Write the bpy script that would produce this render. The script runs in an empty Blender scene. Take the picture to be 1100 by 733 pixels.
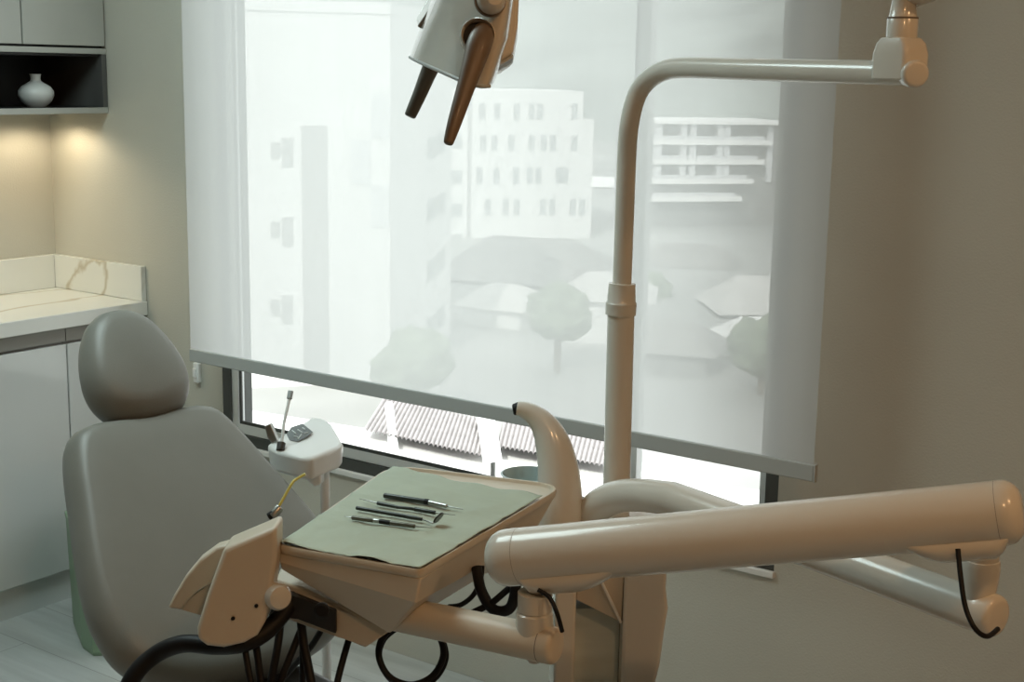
import bpy, bmesh, math, random
from mathutils import Vector as V, Matrix, noise
random.seed(7)
S = bpy.context.scene
COL = S.collection
PI = math.pi

# ------------------------------------------------------------------ camera
W, H, FPX = 1100, 733, 1498.784
CAM = V((3.90, -2.84, 1.62))
RT = V((0.8105257, 0.5854720, 0.0164520))
UP = V((-0.1235033, 0.1433850, 0.9819306))
FW = V((-0.5725339, 0.7979118, -0.1885249))
cd = bpy.data.cameras.new('camera'); cam = bpy.data.objects.new('camera', cd); COL.objects.link(cam)
cd.sensor_width = 36; cd.sensor_fit = 'HORIZONTAL'; cd.lens = FPX / W * 36; cd.clip_start = .02; cd.clip_end = 3000
cam.matrix_world = Matrix(((RT.x, UP.x, -FW.x, CAM.x), (RT.y, UP.y, -FW.y, CAM.y), (RT.z, UP.z, -FW.z, CAM.z), (0, 0, 0, 1)))
S.camera = cam

def ray(px, py):
    return RT * ((px - W / 2) / FPX) - UP * ((py - H / 2) / FPX) + FW
def at(px, py, d):                 # world point measured in the photograph, d metres deep
    return CAM + ray(px, py) * d
def atz(px, py, z):
    r = ray(px, py); return CAM + r * ((z - CAM.z) / r.z)
def aty(px, py, y):
    r = ray(px, py); return CAM + r * ((y - CAM.y) / r.y)

# ------------------------------------------------------------------ materials
def mat(name, col, rough=.5, metal=0, spec=.5, var=0, vscale=8, bump=0, bscale=200, coat=0, stretch=None):
    m = bpy.data.materials.new(name); m.use_nodes = True
    nt = m.node_tree; b = nt.nodes['Principled BSDF']
    b.inputs['Base Color'].default_value = (*col, 1); b.inputs['Roughness'].default_value = rough
    b.inputs['Metallic'].default_value = metal; b.inputs['Specular IOR Level'].default_value = spec
    b.inputs['Coat Weight'].default_value = coat; b.inputs['Coat Roughness'].default_value = .08
    tc = nt.nodes.new('ShaderNodeTexCoord'); src = tc.outputs['Object']
    if stretch:
        mp = nt.nodes.new('ShaderNodeMapping'); mp.inputs['Scale'].default_value = stretch
        nt.links.new(src, mp.inputs['Vector']); src = mp.outputs['Vector']
    if var:
        n = nt.nodes.new('ShaderNodeTexNoise'); n.inputs['Scale'].default_value = vscale; n.inputs['Detail'].default_value = 4
        r = nt.nodes.new('ShaderNodeValToRGB'); r.color_ramp.elements[0].position = .3; r.color_ramp.elements[1].position = .7
        r.color_ramp.elements[0].color = (*[c * (1 - var) for c in col], 1)
        r.color_ramp.elements[1].color = (*[min(1, c * (1 + var)) for c in col], 1)
        nt.links.new(src, n.inputs['Vector']); nt.links.new(n.outputs['Fac'], r.inputs['Fac']); nt.links.new(r.outputs['Color'], b.inputs['Base Color'])
    if bump:
        n = nt.nodes.new('ShaderNodeTexNoise'); n.inputs['Scale'].default_value = bscale; n.inputs['Detail'].default_value = 3
        bp = nt.nodes.new('ShaderNodeBump'); bp.inputs['Strength'].default_value = bump; bp.inputs['Distance'].default_value = .002
        nt.links.new(src, n.inputs['Vector']); nt.links.new(n.outputs['Fac'], bp.inputs['Height']); nt.links.new(bp.outputs['Normal'], b.inputs['Normal'])
    return m

M = {}
M['wall'] = mat('wall_paint', (.53, .515, .45), .8, var=.03, vscale=3, bump=.5, bscale=190)
M['wall_low_fill'] = mat('low_fill_wall_paint', (.25, .20, .15), .8, var=.03, vscale=3)  # unseen walls, browned to cut front fill and warm the bounce
M['ceil'] = mat('ceiling_paint', (.75, .74, .70), .8, var=.02)
M['plastic'] = mat('cream_plastic', (.69, .665, .605), .25, coat=.35, var=.015, vscale=3)
M['plastic_dull'] = mat('cream_moulded_plastic', (.64, .57, .465), .42, var=.03, vscale=5, bump=.05, bscale=500)
M['white_plastic'] = mat('white_plastic', (.80, .80, .78), .3, coat=.3, var=.01)
M['seam'] = mat('seam', (.18, .15, .12), .6, var=.05)
M['leather'] = mat('grey_leatherette', (.21, .208, .185), .42, var=.03, vscale=12, bump=.12, bscale=420)
M['shell'] = mat('dark_shell', (.035, .03, .026), .4, var=.05)
M['black'] = mat('black_rubber', (.010, .010, .011), .5, spec=.25, var=.1)
M['bracket'] = mat('black_bracket', (.02, .02, .02), .5, var=.1)
M['paper'] = mat('green_paper', (.455, .515, .42), .75, var=.05, vscale=14, bump=.3, bscale=120)
M['steel'] = mat('steel', (.40, .40, .38), .28, metal=1, var=.06)
M['ginstr'] = mat('dark_instrument', (.035, .04, .036), .3, metal=.3, var=.1)
M['oinstr'] = mat('olive_instrument', (.11, .11, .085), .35, metal=.4, var=.1)
M['brown'] = mat('brown_handle', (.165, .12, .082), .48, coat=.05, var=.08, vscale=20)
M['greyhandle'] = mat('grey_handle', (.16, .15, .125), .4, coat=.1, var=.06)
M['lampgrey'] = mat('lamp_shell', (.60, .57, .51), .16, coat=.6, var=.01)
M['yellow'] = mat('yellow_tube', (.70, .62, .16), .4, var=.05)
M['cab'] = mat('gloss_cabinet', (.60, .62, .61), .13, coat=.5, var=.01)
M['cabdark'] = mat('cabinet_rail', (.27, .265, .24), .45, var=.03)
M['upcab'] = mat('grey_laminate', (.43, .435, .40), .32, var=.03, vscale=6)
M['niche'] = mat('niche_lining', (.012, .012, .012), .5, var=.1)
M['woodgrey'] = mat('niche_side', (.10, .10, .095), .5, var=.12, vscale=10, stretch=(1, 6, .6))
M['vase'] = mat('white_ceramic', (.62, .64, .62), .3, var=.02)
M['alu'] = mat('window_aluminium', (.80, .82, .81), .35, var=.02)
M['aludark'] = mat('window_gasket', (.07, .075, .07), .5, var=.05)
M['bar'] = mat('blind_bar', (.43, .455, .45), .5, var=.02)
M['bin'] = mat('green_bin', (.25, .36, .235), .45, var=.03)
M['keypad'] = mat('keypad', (.16, .18, .18), .35, var=.05)
M['icon'] = mat('keypad_icon', (.75, .78, .78), .4, var=.02)
M['bowl'] = mat('cuspidor_bowl', (.42, .52, .52), .12, coat=.5, var=.03)
M['recess'] = mat('unit_recess', (.62, .69, .67), .25, var=.08, vscale=5, stretch=(1, 1, 6))
# outside
M['white_b'] = mat('white_render', (.78, .78, .765), .8, var=.03, vscale=.4)
M['band_b'] = mat('grey_render_and_shadow', (.42, .42, .41), .8, var=.05, vscale=.4)  # grey facade parts, also the painted shadow strip on block B
M['pale_b'] = mat('pale_panel', (.66, .67, .68), .8, var=.04)
M['win_b'] = mat('far_window', (.40, .42, .42), .4, var=.1, vscale=.5)
M['conc_b'] = mat('concrete', (.24, .24, .235), .85, var=.1, vscale=.3)
M['roof_d'] = mat('dark_roof', (.27, .265, .255), .85, var=.12, vscale=.5)
M['roof_l'] = mat('pale_roof', (.60, .59, .57), .8, var=.1, vscale=.4)
M['ground'] = mat('town_ground', (.36, .365, .35), .9, var=.25, vscale=.05)
M['hill'] = mat('hillside', (.255, .285, .265), .95, var=.3, vscale=.03)
M['leaf'] = mat('foliage', (.20, .24, .17), .9, var=.3, vscale=1.5)
M['trunk'] = mat('trunk', (.14, .11, .08), .9, var=.2)
M['terr'] = mat('terrace', (.92, .92, .90), .8, var=.02)

def floor_mat():
    m = bpy.data.materials.new('floor_planks'); m.use_nodes = True; nt = m.node_tree; b = nt.nodes['Principled BSDF']
    tc = nt.nodes.new('ShaderNodeTexCoord')
    br = nt.nodes.new('ShaderNodeTexBrick'); br.inputs['Scale'].default_value = 1
    br.inputs['Brick Width'].default_value = 1.2; br.inputs['Row Height'].default_value = .2; br.inputs['Mortar Size'].default_value = .0012
    br.inputs['Color1'].default_value = (.49, .51, .50, 1); br.inputs['Color2'].default_value = (.54, .555, .54, 1); br.inputs['Mortar'].default_value = (.26, .26, .25, 1)
    mp = nt.nodes.new('ShaderNodeMapping'); mp.inputs['Rotation'].default_value = (0, 0, .0); mp.inputs['Scale'].default_value = (1.5, 14, 1)
    n = nt.nodes.new('ShaderNodeTexNoise'); n.inputs['Scale'].default_value = 1.6; n.inputs['Detail'].default_value = 7
    mx = nt.nodes.new('ShaderNodeMixRGB'); mx.blend_type = 'MULTIPLY'; mx.inputs['Fac'].default_value = .75
    rp = nt.nodes.new('ShaderNodeValToRGB'); rp.color_ramp.elements[0].position = .3; rp.color_ramp.elements[0].color = (.66, .66, .66, 1); rp.color_ramp.elements[1].position = .7
    nt.links.new(tc.outputs['Object'], br.inputs['Vector']); nt.links.new(tc.outputs['Object'], mp.inputs['Vector']); nt.links.new(mp.outputs['Vector'], n.inputs['Vector'])
    nt.links.new(n.outputs['Fac'], rp.inputs['Fac']); nt.links.new(br.outputs['Color'], mx.inputs[1]); nt.links.new(rp.outputs['Color'], mx.inputs[2])
    nt.links.new(mx.outputs['Color'], b.inputs['Base Color']); b.inputs['Roughness'].default_value = .35
    return m
M['floor'] = floor_mat()

def marble_mat():
    m = bpy.data.materials.new('white_marble'); m.use_nodes = True; nt = m.node_tree; b = nt.nodes['Principled BSDF']
    tc = nt.nodes.new('ShaderNodeTexCoord'); mp = nt.nodes.new('ShaderNodeMapping'); mp.inputs['Rotation'].default_value = (0, 0, .9)
    wv = nt.nodes.new('ShaderNodeTexNoise'); wv.inputs['Scale'].default_value = 1.5; wv.inputs['Detail'].default_value = 5; wv.inputs['Distortion'].default_value = .6
    sb = nt.nodes.new('ShaderNodeMath'); sb.operation = 'SUBTRACT'; sb.inputs[1].default_value = .5
    ab = nt.nodes.new('ShaderNodeMath'); ab.operation = 'ABSOLUTE'
    rp = nt.nodes.new('ShaderNodeValToRGB'); e = rp.color_ramp.elements
    e[0].position = .0; e[0].color = (.52, .47, .37, 1); e[1].position = .020; e[1].color = (.74, .74, .70, 1)
    nt.links.new(tc.outputs['Object'], mp.inputs['Vector']); nt.links.new(mp.outputs['Vector'], wv.inputs['Vector'])
    nt.links.new(wv.outputs['Fac'], sb.inputs[0]); nt.links.new(sb.outputs[0], ab.inputs[0]); nt.links.new(ab.outputs[0], rp.inputs['Fac'])
    nt.links.new(rp.outputs['Color'], b.inputs['Base Color']); b.inputs['Roughness'].default_value = .2
    return m
M['marble'] = marble_mat()

def blind_mat():
    m = bpy.data.materials.new('screen_fabric'); m.use_nodes = True; nt = m.node_tree; nt.nodes.clear()
    out = nt.nodes.new('ShaderNodeOutputMaterial')
    tc = nt.nodes.new('ShaderNodeTexCoord'); n = nt.nodes.new('ShaderNodeTexNoise'); n.inputs['Scale'].default_value = 3
    mp = nt.nodes.new('ShaderNodeMapping'); mp.inputs['Scale'].default_value = (4, 1, .15)
    rp = nt.nodes.new('ShaderNodeValToRGB'); rp.color_ramp.elements[0].color = (.60, .62, .61, 1); rp.color_ramp.elements[1].color = (.65, .668, .658, 1)
    df = nt.nodes.new('ShaderNodeBsdfDiffuse'); tl = nt.nodes.new('ShaderNodeBsdfTranslucent'); tr = nt.nodes.new('ShaderNodeBsdfTransparent')
    m1 = nt.nodes.new('ShaderNodeMixShader'); m1.inputs[0].default_value = BL_TL
    m2 = nt.nodes.new('ShaderNodeMixShader'); m2.inputs[0].default_value = BL_TR
    L = nt.links.new
    L(tc.outputs['Object'], mp.inputs['Vector']); L(mp.outputs['Vector'], n.inputs['Vector']); L(n.outputs['Fac'], rp.inputs['Fac'])
    L(rp.outputs['Color'], df.inputs['Color']); L(rp.outputs['Color'], tl.inputs['Color'])
    L(df.outputs[0], m1.inputs[1]); L(tl.outputs[0], m1.inputs[2]); L(m1.outputs[0], m2.inputs[1]); L(tr.outputs[0], m2.inputs[2]); L(m2.outputs[0], out.inputs['Surface'])
    return m
BL_TL, BL_TR = .74, .155
M['blind'] = blind_mat()

def glass_mat():
    m = bpy.data.materials.new('window_glass'); m.use_nodes = True; nt = m.node_tree; nt.nodes.clear()
    out = nt.nodes.new('ShaderNodeOutputMaterial'); tr = nt.nodes.new('ShaderNodeBsdfTransparent'); tr.inputs['Color'].default_value = (.965, .98, .972, 1)
    gl = nt.nodes.new('ShaderNodeBsdfGlossy'); gl.inputs['Roughness'].default_value = .02
    mx = nt.nodes.new('ShaderNodeMixShader'); mx.inputs[0].default_value = .05
    nt.links.new(tr.outputs[0], mx.inputs[1]); nt.links.new(gl.outputs[0], mx.inputs[2]); nt.links.new(mx.outputs[0], out.inputs['Surface'])
    return m
M['glass'] = glass_mat()
M['acrylic'] = M['glass'].copy(); M['acrylic'].name = 'clear_acrylic'; M['acrylic'].node_tree.nodes['Mix Shader'].inputs[0].default_value = .12

# ------------------------------------------------------------------ mesh helpers
def obj(name, bm, m, parent=None, smooth=True, bevel=0, seg=3, sub=0, ang=35):
    me = bpy.data.meshes.new(name)
    bmesh.ops.recalc_face_normals(bm, faces=bm.faces[:]); bm.to_mesh(me); bm.free()
    o = bpy.data.objects.new(name, me); COL.objects.link(o)
    me.materials.append(M[m] if isinstance(m, str) else m)
    if bevel:
        md = o.modifiers.new('bevel', 'BEVEL'); md.width = bevel; md.segments = seg; md.limit_method = 'ANGLE'; md.angle_limit = .6
    if sub:
        md = o.modifiers.new('sub', 'SUBSURF'); md.levels = sub; md.render_levels = sub
    if smooth:
        for p in me.polygons: p.use_smooth = True
        me.set_sharp_from_angle(angle=math.radians(ang))
    if parent is not None:
        o.parent = parent; o.matrix_parent_inverse = parent.matrix_basis.inverted()
    return o
def thing(name, label, cat, loc=(0, 0, 0), group=None):
    o = bpy.data.objects.new(name, None); COL.objects.link(o); o.empty_display_size = .1; o.location = loc
    o['label'] = label; o['category'] = cat
    if group: o['group'] = group
    return o
def tag(o, label, cat, group=None):
    o['label'] = label; o['category'] = cat
    if group: o['group'] = group
    return o
def struct(name, bm, m, parent=None, **k):
    o = obj(name, bm, m, parent, **k)
    if parent is None: o['kind'] = 'structure'
    return o
def box(bm, a, b, mtx=None):
    vs = [bm.verts.new((x, y, z)) for x in (a[0], b[0]) for y in (a[1], b[1]) for z in (a[2], b[2])]
    if mtx: 
        for v in vs: v.co = mtx @ v.co
    for f in ((0, 1, 3, 2), (4, 6, 7, 5), (0, 4, 5, 1), (2, 3, 7, 6), (0, 2, 6, 4), (1, 5, 7, 3)): bm.faces.new([vs[i] for i in f])
    return bm
def bx(a, b, mtx=None): return box(bmesh.new(), a, b, mtx)
def loft(bm, rings, cap=True):
    R = [[bm.verts.new(p) for p in r] for r in rings]; n = len(R[0])
    for i in range(len(R) - 1):
        for j in range(n): bm.faces.new((R[i][j], R[i][(j + 1) % n], R[i + 1][(j + 1) % n], R[i + 1][j]))
    if cap:
        bm.faces.new(R[0][::-1]); bm.faces.new(R[-1])
    return bm
def catmull(P, n=8, closed=False):
    out = []; N = len(P)
    rng = range(N if closed else N - 1)
    for i in rng:
        g = (lambda k: P[k % N]) if closed else (lambda k: P[max(0, min(N - 1, k))])
        a, b, c, d = g(i - 1), g(i), g(i + 1), g(i + 2)
        for s in range(n):
            t = s / n
            out.append(.5 * ((2 * b) + (c - a) * t + (2 * a - 5 * b + 4 * c - d) * t * t + (3 * b - a - 3 * c + d) * t ** 3))
    if not closed: out.append(P[-1].copy())
    return out
def tube(path, rad, n=24, bm=None, capround=0, elong=None):
    bm = bm or bmesh.new(); rings = []; N = len(path)
    rad = rad if isinstance(rad, (list, tuple)) else [rad] * N
    T = [(path[min(i + 1, N - 1)] - path[max(i - 1, 0)]).normalized() for i in range(N)]
    u = T[0].cross(V((0, 0, 1)));
    if u.length < .05: u = T[0].cross(V((0, 1, 0)))
    u.normalize()
    def ring(c, t, u, r):
        w = t.cross(u); return [c + (u * math.cos(a) + w * math.sin(a) * (elong or 1)) * r for a in [2 * PI * k / n for k in range(n)]]
    pre, post = [], []
    if capround:
        for s in range(1, 6):
            th = PI / 2 * s / 5.3; pre.append((math.sin(th) * capround, math.cos(th)))
    for i, c in enumerate(path):
        u = (u - T[i] * u.dot(T[i])).normalized()
        if i == 0:
            for s, k in pre[::-1]: rings.append(ring(c - T[0] * s, T[0], u, rad[0] - capround * (1 - k)))
        rings.append(ring(c, T[i], u, rad[i]))
        if i == N - 1:
            for s, k in pre: rings.append(ring(c + T[-1] * s, T[-1], u, rad[-1] - capround * (1 - k)))
    return loft(bm, rings)
def lathe(prof, c, axis=V((0, 0, 1)), n=32, bm=None):
    bm = bm or bmesh.new(); axis = axis.normalized(); u = axis.orthogonal().normalized(); w = axis.cross(u)
    return loft(bm, [[c + axis * z + (u * math.cos(2 * PI * k / n) + w * math.sin(2 * PI * k / n)) * max(r, 1e-4) for k in range(n)] for r, z in prof])
def prism(poly, off, bm=None):
    bm = bm or bmesh.new(); return loft(bm, [poly, [p + off for p in poly]])
def rrect(hw, hh, r, n=6):
    out = []
    for cx, cy, a0 in ((hw - r, hh - r, 0), (-hw + r, hh - r, PI / 2), (-hw + r, -hh + r, PI), (hw - r, -hh + r, 1.5 * PI)):
        for k in range(n + 1):
            a = a0 + PI / 2 * k / n; out.append((cx + r * math.cos(a), cy + r * math.sin(a)))
    return out
FH = V((FW.x, FW.y, 0)).normalized()
def frame(o, x, y, z):
    return Matrix(((x.x, y.x, z.x, o.x), (x.y, y.y, z.y, o.y), (x.z, y.z, z.z, o.z), (0, 0, 0, 1)))

# ------------------------------------------------------------------ the room shell
RX, RY, RH = 5.2, -4.6, 2.72
WX0, WX1, WZ0, WZ1 = .785, 2.615, .50, 2.36
bm = bmesh.new(); T = .10
box(bm, (-.2, 0, -.1), (WX0, T, RH + .1)); box(bm, (WX1, 0, -.1), (RX + .2, T, RH + .1))
box(bm, (WX0, 0, -.1), (WX1, T, WZ0)); box(bm, (WX0, 0, WZ1), (WX1, T, RH + .1))
struct('wall_window', bm, 'wall', smooth=False)
struct('wall_left', bx((-.2, RY, -.1), (0, 0, RH + .1)), 'wall', smooth=False)
struct('wall_right', bx((RX, RY, -.1), (RX + .2, 0, RH + .1)), 'wall_low_fill', smooth=False)
struct('wall_back', bx((-.2, RY - .2, -.1), (RX + .2, RY, RH + .1)), 'wall_low_fill', smooth=False)
struct('floor', bx((0, RY, -.1), (RX, 0, 0)), 'floor', smooth=False)
struct('ceiling', bx((0, RY, RH), (RX, 0, RH + .1)), 'ceil', smooth=False)

# window: an aluminium slider in two leaves
def rectframe(x0, x1, z0, z1, y0, y1, w, wb=None):
    bm = bmesh.new(); wb = wb or w
    box(bm, (x0, y0, z0), (x0 + w, y1, z1)); box(bm, (x1 - w, y0, z0), (x1, y1, z1))
    box(bm, (x0 + w, y0, z0), (x1 - w, y1, z0 + wb)); box(bm, (x0 + w, y0, z1 - w), (x1 - w, y1, z1)); return bm
win = struct('window_1', rectframe(WX0, WX1, WZ0, WZ1, .002, .09, .033, .035), 'aludark', smooth=False)
obj('leaf_frame', rectframe(WX0 + .03, 2.235, WZ0 + .036, WZ1 - .03, .008, .034, .03, .03), 'alu', win, smooth=False, bevel=.002)
obj('leaf_frame', rectframe(2.185, WX1 - .03, WZ0 + .036, WZ1 - .03, .038, .064, .035, .03), 'alu', win, smooth=False, bevel=.002)
obj('gasket', rectframe(WX0 + .063, 2.205, WZ0 + .066, WZ1 - .06, .009, .014, .010), 'aludark', win, smooth=False)
obj('pane', bx((WX0 + .064, .015, WZ0 + .068), (2.204, .019, WZ1 - .062)), 'glass', win, smooth=False)
obj('pane', bx((2.215, .048, WZ0 + .062), (WX1 - .06, .052, WZ1 - .055)), 'glass', win, smooth=False)
struct('trim_1', bx((WX0, -.012, WZ0 - .012), (WX1 + .004, .0015, WZ0 + .004)), 'white_plastic', smooth=False, bevel=.003)

# ------------------------------------------------------------------ roller blind
BX0, BX1, BY, BZ = .829, 2.767, -.16, .7835
bt = thing('roller_blind', 'sheer white roller blind drawn most of the way down the window', 'blind', (1.72, BY, BZ))
bm = bmesh.new(); nx, nz = 60, 24
g = [[bm.verts.new((BX0 + .002 + (BX1 - BX0 - .004) * i / nx, BY + .0014 * math.sin(i * .9) * (1 - j / nz), BZ + .035 + 1.73 * j / nz)) for j in range(nz + 1)] for i in range(nx + 1)]
for i in range(nx):
    for j in range(nz): bm.faces.new((g[i][j], g[i + 1][j], g[i + 1][j + 1], g[i][j + 1]))
obj('fabric', bm, 'blind', bt)
obj('bottom_bar', bx((BX0, BY - .006, BZ), (BX1, BY + .006, BZ + .037)), 'bar', bt, bevel=.003)
obj('end_cap', bx((BX1 + .0005, BY - .007, BZ - .001), (BX1 + .0045, BY + .007, BZ + .038)), 'bar', bt, bevel=.001)
obj('roller', tube([V((BX0 - .008, BY, 2.54)), V((BX1 + .008, BY, 2.54))], .028), 'bar', bt)
for x in (BX0 - .016, BX1 + .009): obj('bracket', bx((x, BY - .035, 2.49), (x + .006, 0, 2.60)), 'white_plastic', bt, bevel=.001)
bm = bx((.672, -.016, .672), (.694, 0, .735)); box(bm, (.677, -.024, .69), (.689, -.014, .72))
tag(obj('wall_clip', bm, 'white_plastic', bevel=.004), 'small white clip on the wall just below the left end of the roller blind', 'clip')

# ------------------------------------------------------------------ counter, cabinets
D = .455
y_end = -2.4
ct = thing('countertop', 'white veined marble worktop with low upstand in the corner', 'worktop', (0.2, -1.2, .86))
obj('slab', bx((0, y_end, .855), (D, -.001, .90)), 'marble', ct, bevel=.003)
bm = bx((.001, y_end, .9005), (.018, -.02, 1.01)); obj('upstand', bm, 'marble', ct, bevel=.002)
bm = bx((.001, -.019, .9005), (D - .005, -.001, 1.01)); obj('upstand', bm, 'marble', ct, bevel=.002)
seams = [0, -.293, -.90, -1.5, -2.1]
for i in range(4):
    y1, y0 = seams[i], seams[i + 1]
    lab = ['glossy pale base cabinet in the corner behind the grey headrest', 'glossy pale base cabinet left of the corner base cabinet',
           'third glossy pale base cabinet counted from the window wall', 'fourth glossy pale base cabinet counted from the window wall'][i]
    c = thing('base_cabinet', lab, 'cabinet', (.2, (y0 + y1) / 2, 0), 'base cabinets under the marble worktop')
    obj('carcass', bx((.002, y0 + .001, .10), (.415, y1 - .002, .853)), 'cabdark', c, smooth=False)
    obj('finger_rail', bx((.416, y0 + .001, .812), (.432, y1 - .002, .853)), 'cabdark', c, smooth=False)
    obj('door', bx((.417, y0 + .0025, .102), (.435, y1 - .003, .803)), 'cab', c, bevel=.0015)
    obj('plinth', bx((.05, y0 + .001, 0), (.412, y1 - .002, .0995)), 'cab', c, smooth=False)

UD, UZ = .30, 1.477
yu = -1.6
uc = thing('wall_cabinet', 'grey wall cabinet with an open dark niche under two flat doors', 'cabinet', (.15, -.8, UZ))
t = .018
bm = bx((.002, yu, UZ), (UD, -.002, UZ + t)); obj('bottom_board', bm, 'upcab', uc, bevel=.001)
obj('mid_board', bx((.002, yu, 1.657), (UD, -.002, 1.674)), 'upcab', uc, bevel=.001)
for y in (-.002 - t, yu):
    obj('side_board', bx((.002, y, UZ + t + .0004), (UD - .001, y + t, 1.6565)), 'woodgrey', uc, bevel=.001)
obj('back_board', bx((.003, yu + t, UZ + t), (.012, -.021, 1.6565)), 'niche', uc, smooth=False)
bm = bx((.012, yu + t + .001, 1.6495), (UD - .012, -.021, 1.6568)); obj('niche_lining', bm, 'niche', uc, smooth=False)
obj('upper_carcass', bx((.002, yu, 1.676), (UD - .022, -.002, 2.4)), 'niche', uc, smooth=False)
ys = [-.004, -.30, -.72, -1.15, yu]
for i in range(4):
    obj('door', bx((UD - .018, ys[i + 1] + .0025, 1.681), (UD, ys[i] - .0025, 2.398)), 'upcab', uc, bevel=.001)
obj('niche_floor', bx((.012, yu + t + .001, UZ + t + .0001), (UD - .004, -.021, UZ + t + .0006)), 'niche', uc, smooth=False)
for y in (-.13, -.62): obj('downlight', lathe([(.0, 0), (.03, 0), (.032, .004), (.028, .006)], V((.15, y, UZ - .006))), 'white_plastic', uc)

vs = [(0, 0), (.027, 0), (.030, .003), (.044, .016), (.053, .034), (.052, .048), (.042, .062), (.026, .071), (.0165, .077), (.0145, .083), (.0155, .094), (.0175, .098), (.014, .098), (.011, .090), (0, .088)]
tag(obj('vase', lathe(vs, V((.205, -.194, UZ + t + .0008))), 'vase'), 'small round white ceramic vase with narrow neck in the dark niche', 'vase')

# green bin behind the chair
P = [atz(79, 673, 0), atz(88, 697, 0), atz(100, 706, 0), atz(136, 704, 0)]
c0 = (P[0] + P[3]) / 2 + V((-.02, .07, 0))
pts = P + [c0 * 2 - p for p in P]
cc = sum(pts, V()) / len(pts)
pts.sort(key=lambda p: math.atan2(p.y - cc.y, p.x - cc.x))
bm = loft(bmesh.new(), [[cc + (p - cc) * s + V((0, 0, z)) for p in pts] for s, z in ((.97, .0), (1, .012), (1.07, .33), (1.09, .34), (1.09, .352), (1.03, .352), (.95, .05))])
tag(obj('waste_bin', bm, 'bin', smooth=True, ang=15), 'green faceted bin on the floor behind the grey chair', 'bin')

# ------------------------------------------------------------------ dental chair
yaw, rec = math.radians(8), math.radians(45)
cf = V((math.cos(yaw), -math.sin(yaw), 0)); cw = V((math.sin(yaw), math.cos(yaw), 0))
cu = -cf * math.sin(rec) + V((0, 0, 1)) * math.cos(rec); cn = cw.cross(cu).normalized()
if cn.dot(cf) < 0: cn = -cn
P0 = at(210, 560, 2.7)
def cushion(half, wc, th, edge, dome, tilt=0, pivot=0, off=0, squeeze=1):
    ctl = [V((w, v)) for w, v in half] + [V((-w, v)) for w, v in half[::-1] if w > 1e-6]
    ol = catmull([V((p.x, p.y, 0)) for p in ctl], 6, True)
    c = sum(ol, V()) / len(ol)
    R = sum((p - c).length for p in ol) / len(ol)
    rings = []
    prof = []
    for k in range(0, 9):
        a = -PI / 2 + PI * k / 8; prof.append((edge * (1 - math.cos(a)), th / 2 * math.sin(a)))
    front = [(edge + (R - edge) * s, th / 2 + dome * (1 - (1 - s) ** 2)) for s in (.2, .4, .6, .8, .97)]
    back = [(edge + (R - edge) * s, -th / 2) for s in (.97, .6, .3)]
    for ins, z in back + prof + front:
        ring = []
        for p in ol:
            d = p - c; q = c + d * max(0.0, 1 - ins / R)
            v = q.y - pivot
            y = pivot + v * math.cos(tilt) - z * 0; zz = z + v * math.sin(tilt)
            ring.append(P0 + cw * (wc + q.x) + cu * y + cn * (off + zz - th / 2))
        rings.append(ring)
    return loft(bmesh.new(), rings)
ch = thing('dental_chair', 'grey padded dental chair with tall reclined backrest and egg-shaped headrest', 'chair', (2.45, -1.25, 0))
half = [(0, .262), (.07, .268), (.128, .267), (.168, .247), (.196, .187), (.222, .10), (.246, .02), (.268, -.07), (.275, -.15), (.252, -.235), (.16, -.304), (0, -.326)]
obj('backrest', cushion(half, .018, .10, .036, .006), 'leather', ch, ang=60)
half2 = [(0, .22), (.06, .222), (.11, .214), (.14, .19), (.165, .14), (.19, .075), (.205, 0), (.205, -.085), (.19, -.165), (.155, -.235), (.095, -.285), (0, -.303)]
obj('back_shell', cushion(half2, .027, .045, .022, -.004, off=-.098), 'shell', ch, ang=60)
hh = [(0, .50), (.035, .494), (.066, .472), (.088, .436), (.105, .39), (.112, .345), (.106, .305), (.084, .272), (.048, .255), (0, .250)]
obj('headrest', cushion(hh, .034, .105, .040, .006, tilt=.12, pivot=.3, off=.028), 'leather', ch, ang=60)
bm = tube([P0 + cw * .02 + cu * .40 - cn * .075, P0 + cw * .02 + cu * .12 - cn * .125], .018); obj('headrest_bracket', bm, 'steel', ch)
sp = P0 + cu * -.30 + V((0, 0, 0)); 
sc = V((sp.x, sp.y, 0))
mt = frame(sc, cf, cw, V((0, 0, 1)))
rr = rrect(.27, .22, .07)
def rloft(spec, m):
    return loft(bmesh.new(), [[m @ V((cx + x * s, y * s, z)) for x, y in rr] for s, cx, z in spec])
obj('seat', rloft([(.9, .33, .29), (1, .33, .31), (1, .33, .36), (.96, .33, .385), (.8, .33, .395)], mt), 'leather', ch)
rr = rrect(.235, .19, .07)
obj('leg_rest', rloft([(.9, .845, .28), (1, .845, .30), (1, .845, .345), (.95, .845, .368), (.8, .845, .375)], mt), 'leather', ch)
rr = rrect(.20, .15, .05)
obj('hinge_block', bx((-.06, -.13, .30), (.10, .13, .48), mt), 'shell', ch, bevel=.02)
obj('column', rloft([(1, .35, .04), (.85, .35, .1), (.7, .35, .288)], mt), 'plastic', ch)
rr = rrect(.27, .16, .08)
obj('base_plate', rloft([(1, .35, 0), (1, .35, .03), (.96, .35, .04)], mt), 'plastic', ch, bevel=.004)

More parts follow.
